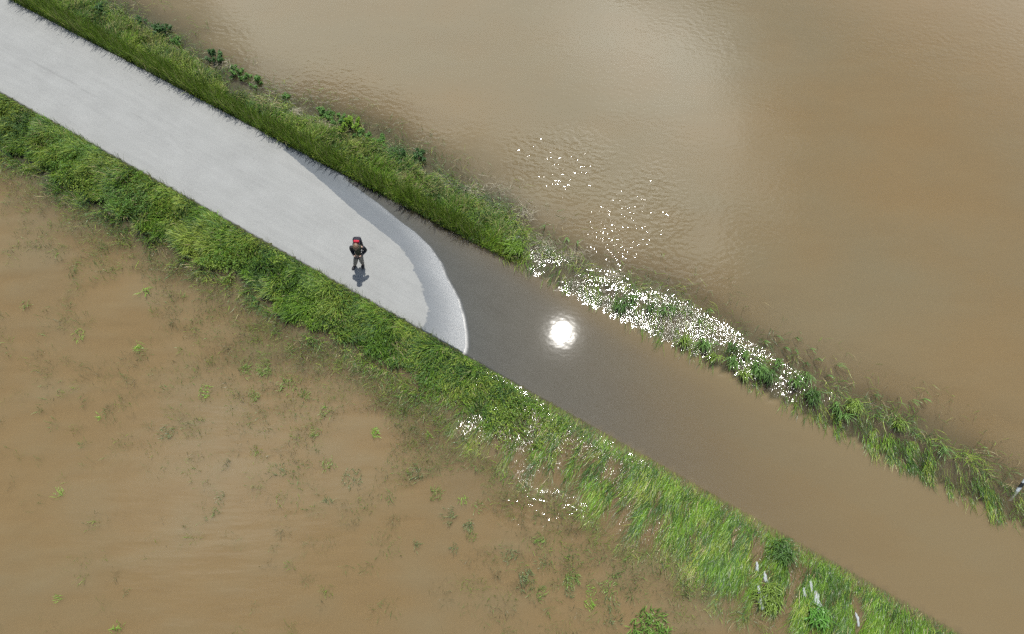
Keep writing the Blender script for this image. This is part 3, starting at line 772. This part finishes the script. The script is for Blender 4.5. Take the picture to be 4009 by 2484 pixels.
# tufts standing in the drowned field below the lower verge: (px, py, radius, blades, length, tone, look)
TB, TM, TD = (0.170, 0.330, 0.040), (0.140, 0.220, 0.050), (0.120, 0.160, 0.065)
TUFTS = [(102, 697, .10, 16, .25, TM, 'dark green'), (217, 992, .10, 14, .25, TB, 'bright green'), (566, 1139, .14, 26, .32, TB, 'bright green'), (312, 1307, .17, 28, .32, TB, 'bright green'),
         (553, 1361, .15, 26, .28, TB, 'pale green'), (100, 1189, .13, 22, .22, TM, 'dim bluish'), (715, 1160, .10, 14, .24, TM, 'dull green'), (795, 1525, .15, 24, .30, TB, 'bright green'),
         (814, 1550, .09, 14, .22, TB, 'small bright'), (391, 1634, .08, 10, .22, TB, 'small bright'), (240, 1939, .12, 16, .26, TB, 'bright green'), (235, 2343, .09, 12, .20, TB, 'small bright'),
         (459, 2466, .14, 22, .28, TB, 'bright green'), (658, 1690, .24, 60, .22, TD, 'dark spiky'), (868, 1945, .12, 20, .24, TD, 'pale stalked'), (488, 2318, .08, 10, .18, TD, 'dim brownish'),
         (1041, 1444, .26, 70, .30, TM, 'wide green'), (953, 1454, .22, 50, .28, TM, 'loose green'), (1125, 1503, .26, 60, .28, TM, 'rounded green'), (990, 1561, .22, 50, .26, TM, 'dull green'),
         (1285, 1606, .18, 40, .28, TM, 'dark green'), (1187, 1557, .14, 26, .26, TM, 'slim green'), (1460, 1692, .13, 30, .34, TB, 'bright upright'), (1671, 1708, .09, 16, .24, TB, 'small bright'),
         (1244, 1696, .15, 30, .26, TM, 'dark green'), (1287, 1808, .18, 40, .28, TM, 'green'), (1375, 1868, .26, 70, .26, TD, 'broad dark'), (1642, 1856, .24, 60, .26, TD, 'broad dark'),
         (1702, 1941, .18, 40, .25, TM, 'olive'), (1809, 1949, .12, 24, .24, TB, 'bright green'), (1870, 1977, .14, 26, .26, TM, 'olive'), (1768, 2018, .18, 44, .28, TD, 'dark upright'),
         (1834, 2050, .18, 40, .24, TD, 'glittering dark'), (1842, 2105, .16, 34, .22, TM, 'glittering'), (1628, 2137, .12, 22, .22, TD, 'brownish'), (1782, 2148, .12, 20, .22, TD, 'brownish'),
         (1289, 1970, .12, 20, .24, TD, 'pale stalked'), (1103, 1850, .15, 28, .24, TD, 'pale stalked'), (2121, 2112, .18, 40, .24, TM, 'olive'), (1998, 2166, .20, 40, .22, TD, 'glittering'),
         (2056, 2245, .22, 60, .24, TD, 'glittering dark'), (2068, 2303, .20, 40, .24, TD, 'brownish'), (2111, 2330, .15, 28, .26, TM, 'dark green'), (2236, 2262, .24, 60, .26, TM, 'olive'),
         (2228, 2332, .16, 34, .22, TD, 'glittering'), (2298, 2313, .10, 16, .22, TB, 'small green'), (2302, 2356, .15, 30, .28, TB, 'green'), (2396, 2287, .20, 46, .26, TM, 'olive'),
         (2392, 2350, .20, 50, .24, TD, 'glittering dark'), (2400, 2426, .20, 44, .24, TD, 'glittering'), (2130, 2200, .14, 26, .22, TD, 'greyish')]
ORD = ['first', 'second', 'third', 'fourth', 'fifth', 'sixth', 'seventh', 'eighth', 'ninth', 'tenth', 'eleventh', 'twelfth', 'thirteenth', 'fourteenth', 'fifteenth', 'sixteenth', 'seventeenth', 'eighteenth']
def zone(px): return 0 if px < 750 else 1 if px < 1400 else 2 if px < 1950 else 3
ZN = ['in the brown water near the left edge', 'in the brown water below the person', 'in the bottom centre water', 'in the water below the swept verge']
for zz in range(4):
    row = sorted([t for t in TUFTS if zone(t[0]) == zz])
    for i, (px, py, rad, n, L, col, look) in enumerate(row):
        clump('grass_tuft', px, py, rad * rng.uniform(0.9, 1.5), int(n * 1.1), L * rng.uniform(0.8, 1.2), 0.015, rng.choice([-1.2, -0.4, 0.7, 2.2, 3.6]), 0.75, -0.07, col,
              f'{look} tuft, {ORD[i]} from the left {ZN[zz]}', 'tuft', 'tufts standing in the drowned lower field', (0.7, 1.6))
# the one large leafy mound at the bottom edge
clump('leafy_mound', 2545, 2462, .58, 260, .32, .028, -0.6, 1.5, -0.05, (0.110, 0.205, 0.035), 'largest bright green leafy mound in the lower water at the bottom edge', 'plant', None, (0.5, 1.4))
clump('grass_tussock', 3197, 2400, .30, 150, .45, .022, -1.9, 0.8, 0.05, (0.10, 0.24, 0.04), 'vivid green tussock just below the largest foam patch', 'tussock', None)
clump('grass_tussock', 3060, 2150, .34, 170, .45, .02, -1.9, 1.0, 0.05, RD, 'dark tussock near the road edge in the swept lower verge', 'tussock', None)
clump('grass_tussock', 2020, 965, .34, 260, .5, .02, -2.2, 0.7, 0.04, (0.13, 0.22, 0.03), 'bright hummock of grass at the last dry point of the upper verge', 'tussock', None)
clump('grass_tussock', 3010, 2330, .40, 240, .40, .02, -1.9, 0.8, 0.02, RY, 'rounded olive tussock right of the forked foam patch', 'tussock', None)

# broad-leaved herbs mixed into the lower verge
def herbs(n, name, side, thr, e0):
    s_ = rng.uniform(S0, s_shore(-HW) + 3.0 if side < 0 else S_HUMMOCK, n); e_ = rng.uniform(e0, 3.6, n)
    x, y = xy_of(s_, side * (HW + e_)).T
    keep = (e_ < e_width(s_, side) - 0.15) & (noise(x, y, 0.8, 171, 3) > thr)
    s_, e_, x, y = s_[keep], e_[keep], x[keep], y[keep]; n = len(s_)
    z = z_ground(s_, side * (HW + e_)) + rng.uniform(0.10, 0.42, n) * (0.5 + noise(x, y, 2.0, 172, 2))
    a = rng.uniform(0, 6.28, n); el = rng.normal(0.1, 0.4, n)
    d = np.stack([np.cos(a) * np.cos(el), np.sin(a) * np.cos(el), np.sin(el)], -1)
    up = np.stack([rng.normal(0, 0.4, n), rng.normal(0, 0.4, n), np.ones(n)], -1)
    up -= d * (up * d).sum(1, keepdims=True); up /= np.linalg.norm(up, axis=1, keepdims=True)
    co, tr = leaf_np(np.stack([x, y, z], -1), d, up, rng.uniform(0.05, 0.11, n), rng.uniform(0.02, 0.05, n))
    lime = noise(x, y, 0.5, 173, 2)[:, None]
    c = np.array([[0.085, 0.170, 0.028]]) * (1 - sm(lime, 0.45, 0.7)) + np.array([[0.22, 0.30, 0.045]]) * sm(lime, 0.45, 0.7)
    return mesh_np(name, co, None, tr, M_GRASS, cols=np.repeat(c * rng.uniform(0.6, 1.4, n)[:, None], 4, 0), smooth=False)
tag(herbs(42000, 'verge_herbs', -1, 0.55, 0.25), 'leafy herbs growing among the grass of the lower verge', 'herbs', kind='stuff')
tag(herbs(30000, 'verge_herbs', 1, 0.53, 0.5), 'leafy herbs growing among the grass of the upper verge', 'herbs', kind='stuff')

# ------------------------------------------------------------------ foam
M_FOAM = plain('foam', (0.28, 0.30, 0.30), 0.8, 0.2, 30.0, 0.45)
def foam(px, py, lx, ly, rot, label):
    p = at(px, py); bm = bmesh.new(); n = 28
    def ring(k, z):
        vs_ = []
        for i in range(n):
            a = 2 * math.pi * i / n
            rr = k * (1 + 0.75 * (float(noise(np.array([math.cos(a) * 2.6 + px]), np.array([math.sin(a) * 2.6 + py]), 1.0, 160, 3)[0]) - 0.5) * 2)
            x_, y_ = lx * rr * math.cos(a), ly * rr * math.sin(a)
            vs_.append(bm.verts.new((x_ * math.cos(rot) - y_ * math.sin(rot), x_ * math.sin(rot) + y_ * math.cos(rot), z + random.uniform(-.003, .003))))
        return vs_
    rs_ = [ring(1.0, 0.004), ring(0.85, 0.022), ring(0.45, 0.032)]
    for a, b in zip(rs_[:-1], rs_[1:]):
        for i in range(n): bm.faces.new((a[i], a[(i + 1) % n], b[(i + 1) % n], b[i]))
    bm.faces.new(rs_[-1])
    me = bpy.data.meshes.new('foam_patch'); bm.to_mesh(me); bm.free(); me.materials.append(M_FOAM)
    for f in me.polygons: f.use_smooth = True
    o = link(bpy.data.objects.new('foam_patch', me)); o.location = (p[0], p[1], 0.012)
    tag(o, label, 'foam', 'foam patches caught in the swept lower verge')
for a in ((2964, 2222, .05, .17, -.1, 'slim white foam streak nearest the road in the left foam group'),
          (2995, 2260, .06, .18, .2, 'wavy white foam streak second from the road in the left foam group'),
          (2972, 2312, .06, .13, .1, 'small foam patch at the upper tip of the forked foam'),
          (2980, 2358, .11, .22, -.15, 'largest forked foam patch of the left foam group'),
          (2999, 2338, .05, .15, -.5, 'thin right prong of the forked foam patch'),
          (3148, 2320, .05, .15, 0, 'small foam streak left of the biggest pear-shaped patch'),
          (3176, 2298, .05, .18, -.1, 'narrow foam streak just above the biggest pear-shaped patch'),
          (3197, 2350, .11, .30, .08, 'biggest pear-shaped white foam patch in the swept verge'),
          (3357, 2428, .05, .16, 0, 'faint foam streak farthest right near the bottom edge')): foam(*a)
foam(2008, 935, .24, .13, .1, 'pale scum patch lodged on the hummock at the last dry point')

# ------------------------------------------------------------------ roadside post
M_POST = plain('white_plastic', (0.78, 0.80, 0.80), 0.35, 0.5, 6.0, 0.05)
M_BLACK = plain('black_band', (0.015, 0.015, 0.017), 0.4, 0.5, 10.0, 0.2)
M_REFL = plain('reflector', (0.75, 0.75, 0.72), 0.15, 0.7, 50.0, 0.1)
def post():
    p = at(3984, 1921)
    ax = Vector((0.10, 0.52, 0.85)).normalized()
    root = link(bpy.data.objects.new('roadside_post', None))
    root.location = (p[0], p[1], 0); root.empty_display_size = 0.2
    root.rotation_euler = ax.to_track_quat('Z', 'Y').to_euler()
    tag(root, 'leaning white roadside marker post with black band at the right edge', 'post')
    def prism(name, z0, z1, g, mat, cut=0.0, pr=None):
        bm = bmesh.new(); n = 20; rings = []
        for z in (z0, z1):
            vs_ = []
            for i in range(n):
                a = 2 * math.pi * i / n
                x_ = (0.058 + g) * math.cos(a); y_ = (0.050 + g) * math.sin(a)
                y_ = y_ if y_ < 0.02 else 0.02 + (y_ - 0.02) * 0.5
                vs_.append(bm.verts.new((x_, y_, z + (cut * (x_ / 0.058) if z == z1 or cut < 0 else 0))))
            rings.append(vs_)
        for i in range(n): bm.faces.new((rings[0][i], rings[0][(i + 1) % n], rings[1][(i + 1) % n], rings[1][i]))
        bm.faces.new(rings[0][::-1]); bm.faces.new(rings[1])
        me = bpy.data.meshes.new(name); bm.to_mesh(me); bm.free(); me.materials.append(mat)
        return link(bpy.data.objects.new(name, me), pr or root)
    prism('shaft', -0.5, 0.95, 0.0, M_POST, 0.03)
    band = prism('band', 0.17, 0.40, 0.0025, M_BLACK, -0.02)
    bm = bmesh.new()
    bmesh.ops.create_cube(bm, size=1.0, matrix=Matrix.Translation((0, -0.054, 0.285)) @ Matrix.Diagonal((0.045, 0.012, 0.16, 1)))
    me = bpy.data.meshes.new('reflector'); bm.to_mesh(me); bm.free(); me.materials.append(M_REFL)
    link(bpy.data.objects.new('reflector', me), band)
post()

# ------------------------------------------------------------------ the person
M_SKIN = plain('skin', (0.38, 0.24, 0.18), 0.5, 0.4, 20, 0.1)
M_HAIR = plain('brown_hair', (0.12, 0.075, 0.048), 0.55, 0.4, 80, 0.5)
M_JACKET = plain('olive_jacket', (0.030, 0.031, 0.020), 0.75, 0.3, 25, 0.25)
M_SLEEVE = plain('black_sleeve', (0.012, 0.013, 0.018), 0.7, 0.3, 25, 0.25)
M_TROUSER = plain('grey_trousers', (0.165, 0.150, 0.135), 0.85, 0.2, 18, 0.25)
M_SHOE = plain('dark_shoe', (0.018, 0.016, 0.018), 0.6, 0.4, 30, 0.3)
M_RED = plain('red_fabric', (0.36, 0.008, 0.028), 0.7, 0.3, 20, 0.2)
M_PACK = plain('dark_pack_fabric', (0.014, 0.014, 0.022), 0.75, 0.3, 20, 0.25)
M_PLAST = plain('dark_plastic', (0.02, 0.02, 0.022), 0.35, 0.5, 30, 0.1)

def skin_mesh(name, verts, edges, radii, mat, parent=None, root=0, sub=2):
    me = bpy.data.meshes.new(name); me.from_pydata(verts, edges, []); me.update()
    o = link(bpy.data.objects.new(name, me), parent)
    o.modifiers.new('skin', 'SKIN')
    for i, rr in enumerate(radii):
        sv = me.skin_vertices[0].data[i]
        sv.radius = rr if isinstance(rr, tuple) else (rr, rr); sv.use_root = (i == root)
    m_ = o.modifiers.new('smooth', 'SUBSURF'); m_.levels = sub; m_.render_levels = sub
    bpy.context.view_layer.update()
    dg = bpy.context.evaluated_depsgraph_get()
    m2 = bpy.data.meshes.new_from_object(o.evaluated_get(dg))
    o.modifiers.clear(); o.data = m2; m2.materials.clear(); m2.materials.append(mat)
    for f in m2.polygons: f.use_smooth = True
    return o

def person():
    fp = at(1403, 1041, 0.1); s_, c_ = sc_of(fp); zz = float(z_road(np.array([s_]), np.array([c_]))[0])
    loc = Vector((fp[0], fp[1], zz))
    V, E, R = [], [], []
    def v(p, rr, link_to=None):
        V.append(p); R.append(rr); i = len(V) - 1
        if link_to is not None: E.append((link_to, i))
        return i
    pel = v((.18, 0, .95), .10); wai = v((.19, .01, 1.10), .10, pel); che = v((.21, .03, 1.28), .11, wai)
    upc = v((.22, .02, 1.40), .07, che); nec = v((.225, -.03, 1.49), .055, upc)
    h1 = v((.232, -.075, 1.56), .082, nec); h2 = v((.238, -.105, 1.63), .090, h1); h3 = v((.240, -.10, 1.70), .055, h2)
    v((.236, -.215, 1.575), .016, h1)                       # nose
    v((.130, -.08, 1.585), .018, h1); v((.338, -.08, 1.585), .018, h1)    # ears
    J = {}
    for nm, sx, elb, wri, knee, ank, toe in (
        ('L', .02, (-.045, .07, 1.13), (.10, -.20, 1.12), (.0, -.04, .50), (-.12, .01, .09), (-.195, -.145, .035)),
        ('R', .41, (.495, .05, 1.13), (.315, -.20, 1.11), (.205, -.02, .50), (.17, .07, .09), (.185, -.115, .035))):
        sh_ = v((sx, .03, 1.40), .042, upc); el = v(elb, .034, sh_); wr = v(wri, .026, el)
        hip = v((.10 if nm == 'L' else .265, .0, .90), .065, pel); kn = v(knee, .045, hip); an = v(ank, .028, kn); v(toe, .018, an)
        d = Vector((.207, -.285, 1.135)) - Vector(wri); d.normalize()
        palm = v(tuple(Vector(wri) + d * .055), (.034, .018), wr)
        pv = Vector(wri) + d * .055; sidev = Vector((0, 0, 1)).cross(d).normalized()
        for q, ln in zip((-1.5, -.5, .5, 1.5), (.058, .068, .072, .062)):
            upv = d.cross(sidev).normalized()
            b0 = pv + d * .035 + upv * q * .017
            k1 = v(tuple(b0), .009, palm); k2 = v(tuple(b0 + d * ln * .55 - sidev * .008), .008, k1); v(tuple(b0 + d * ln * .8 - sidev * .030), .007, k2)
        th0 = pv + Vector((0, 0, .026)); t1 = v(tuple(th0 + d * .012), .010, palm); v(tuple(th0 + d * .045 + Vector((0, 0, .008))), .008, t1)
        J[nm] = (Vector((sx, .03, 1.42)), Vector(elb), Vector(wri), Vector((.10 if nm == 'L' else .265, 0, .90)), Vector(knee), Vector(ank), Vector(toe))
    body = skin_mesh('person', V, E, R, M_SKIN)
    body.location = loc
    tag(body, 'person in dark jacket and grey trousers standing on the dry road looking down', 'person')
    # clothes
    skin_mesh('jacket', [(.18, 0, .965), (.185, .005, 1.04), (.19, .01, 1.13), (.21, .03, 1.29), (.22, .03, 1.41), (.05, .03, 1.41), (.385, .03, 1.41), (.222, .0, 1.47)],
              [(0, 1), (1, 2), (2, 3), (3, 4), (4, 5), (4, 6), (4, 7)], [(.148, .118), (.145, .115), (.148, .12), (.160, .13), .115, .075, .075, .070], M_JACKET, body)
    for nm in 'LR':
        a, b, c = J[nm][:3]
        skin_mesh('sleeve', [tuple(a), tuple(a.lerp(b, .5)), tuple(b), tuple(b.lerp(c, .5)), tuple(b.lerp(c, .93))], [(0, 1), (1, 2), (2, 3), (3, 4)], [.092, .078, .070, .060, .050], M_SLEEVE, body)
    hl, kl, al = J['L'][3:6]; hr, kr, ar = J['R'][3:6]
    skin_mesh('trousers', [(.18, 0, .97), (.18, 0, .90), tuple(hl.lerp(kl, .15)), tuple(kl), tuple(kl.lerp(al, .6)), tuple(kl.lerp(al, .98)), tuple(hr.lerp(kr, .15)), tuple(kr), tuple(kr.lerp(ar, .6)), tuple(kr.lerp(ar, .98))],
              [(0, 1), (1, 2), (2, 3), (3, 4), (4, 5), (1, 6), (6, 7), (7, 8), (8, 9)], [(.145, .12), (.150, .13), .112, .094, .080, .076, .112, .094, .080, .076], M_TROUSER, body)
    for nm in 'LR':
        an, to = J[nm][5:7]; hd = (Vector((an.x, an.y, 0)) - Vector((to.x, to.y, 0))).normalized()
        heel = Vector((an.x, an.y, .045)) + hd * .045
        skin_mesh('shoe', [tuple(heel), tuple(an + Vector((0, 0, .0))), tuple(heel.lerp(to, .55) + Vector((0, 0, .008))), tuple(to - hd * .045)], [(0, 1), (0, 2), (2, 3)], [(.052, .046), (.050, .050), (.060, .046), (.052, .040)], M_SHOE, body)
    # hair cap
    bm = bmesh.new(); bmesh.ops.create_uvsphere(bm, u_segments=28, v_segments=18, radius=1.0)
    for vv in bm.verts:
        k = 1 + 0.05 * math.sin(vv.co.x * 9 + vv.co.y * 7) + random.uniform(-.02, .02)
        vv.co = Vector((vv.co.x * .106 * k, vv.co.y * .120 * k, vv.co.z * .100 * k))
    bmesh.ops.delete(bm, geom=[vv for vv in bm.verts if vv.co.z < -0.035 or (vv.co.y < -.07 and vv.co.z < .0)], context='VERTS')
    bmesh.ops.rotate(bm, verts=bm.verts, cent=(0, 0, 0), matrix=Matrix.Rotation(0.45, 3, 'X'))
    me = bpy.data.meshes.new('hair'); bm.to_mesh(me); bm.free(); me.materials.append(M_HAIR)
    for f in me.polygons: f.use_smooth = True
    ho = link(bpy.data.objects.new('hair', me), body); ho.location = (.239, -.085, 1.645)
    # rucksack
    def sbox(name, cx, cy, cz, sx, sy, sz, mat, parent, bev=.05, rx=0.0):
        bm = bmesh.new(); bmesh.ops.create_cube(bm, size=1.0, matrix=Matrix.Diagonal((sx, sy, sz, 1)))
        bmesh.ops.bevel(bm, geom=bm.edges[:], offset=bev, segments=4, profile=0.6, affect='EDGES')
        me = bpy.data.meshes.new(name); bm.to_mesh(me); bm.free(); me.materials.append(mat)
        for f in me.polygons: f.use_smooth = True
        o = link(bpy.data.objects.new(name, me), parent); o.location = (cx, cy, cz); o.rotation_euler = (rx, 0, 0)
        return o
    pk = link(bpy.data.objects.new('rucksack', None)); pk.location = loc + Vector((.21, .25, .98)); pk.empty_display_size = .1
    tag(pk, 'red and black rucksack worn on the back of the person', 'rucksack')
    sbox('main_bag', 0, .03, .29, .31, .22, .56, M_PACK, pk, .09, -.08)
    sbox('top_lid', 0, -.055, .535, .21, .10, .09, M_RED, pk, .04, -.1)
    sbox('front_pocket', 0, .12, .20, .22, .07, .26, M_RED, pk, .03, -.05)
    for sx in (-1, 1):
        pts = [(sx * .10, -.06, .50), (sx * .11, -.15, .53), (sx * .12, -.27, .46), (sx * .13, -.33, .32), (sx * .15, -.28, .16), (sx * .16, -.08, .10)]
        skin_mesh('strap', pts, [(i, i + 1) for i in range(5)], [(.026, .010)] * 6, M_PACK, pk, sub=1)
    # remote control in the hands
    rc_ = link(bpy.data.objects.new('remote_control', None)); rc_.location = loc + Vector((.207, -.285, 1.12)); rc_.rotation_euler = (-.35, 0, 0); rc_.empty_display_size = .05
    tag(rc_, 'dark remote control held in front of the person in both hands', 'remote control')
    sbox('casing', 0, 0, 0, .17, .085, .04, M_PLAST, rc_, .014)
    sbox('screen', 0, -.005, .0215, .105, .055, .003, M_BLACK, rc_, .0012)
    for sx in (-1, 1):
        bm = bmesh.new(); bmesh.ops.create_cone(bm, cap_ends=True, segments=12, radius1=.006, radius2=.009, depth=.022)
        me = bpy.data.meshes.new('control_stick'); bm.to_mesh(me); bm.free(); me.materials.append(M_PLAST)
        link(bpy.data.objects.new('control_stick', me), rc_).location = (sx * .066, 0, .03)
person()
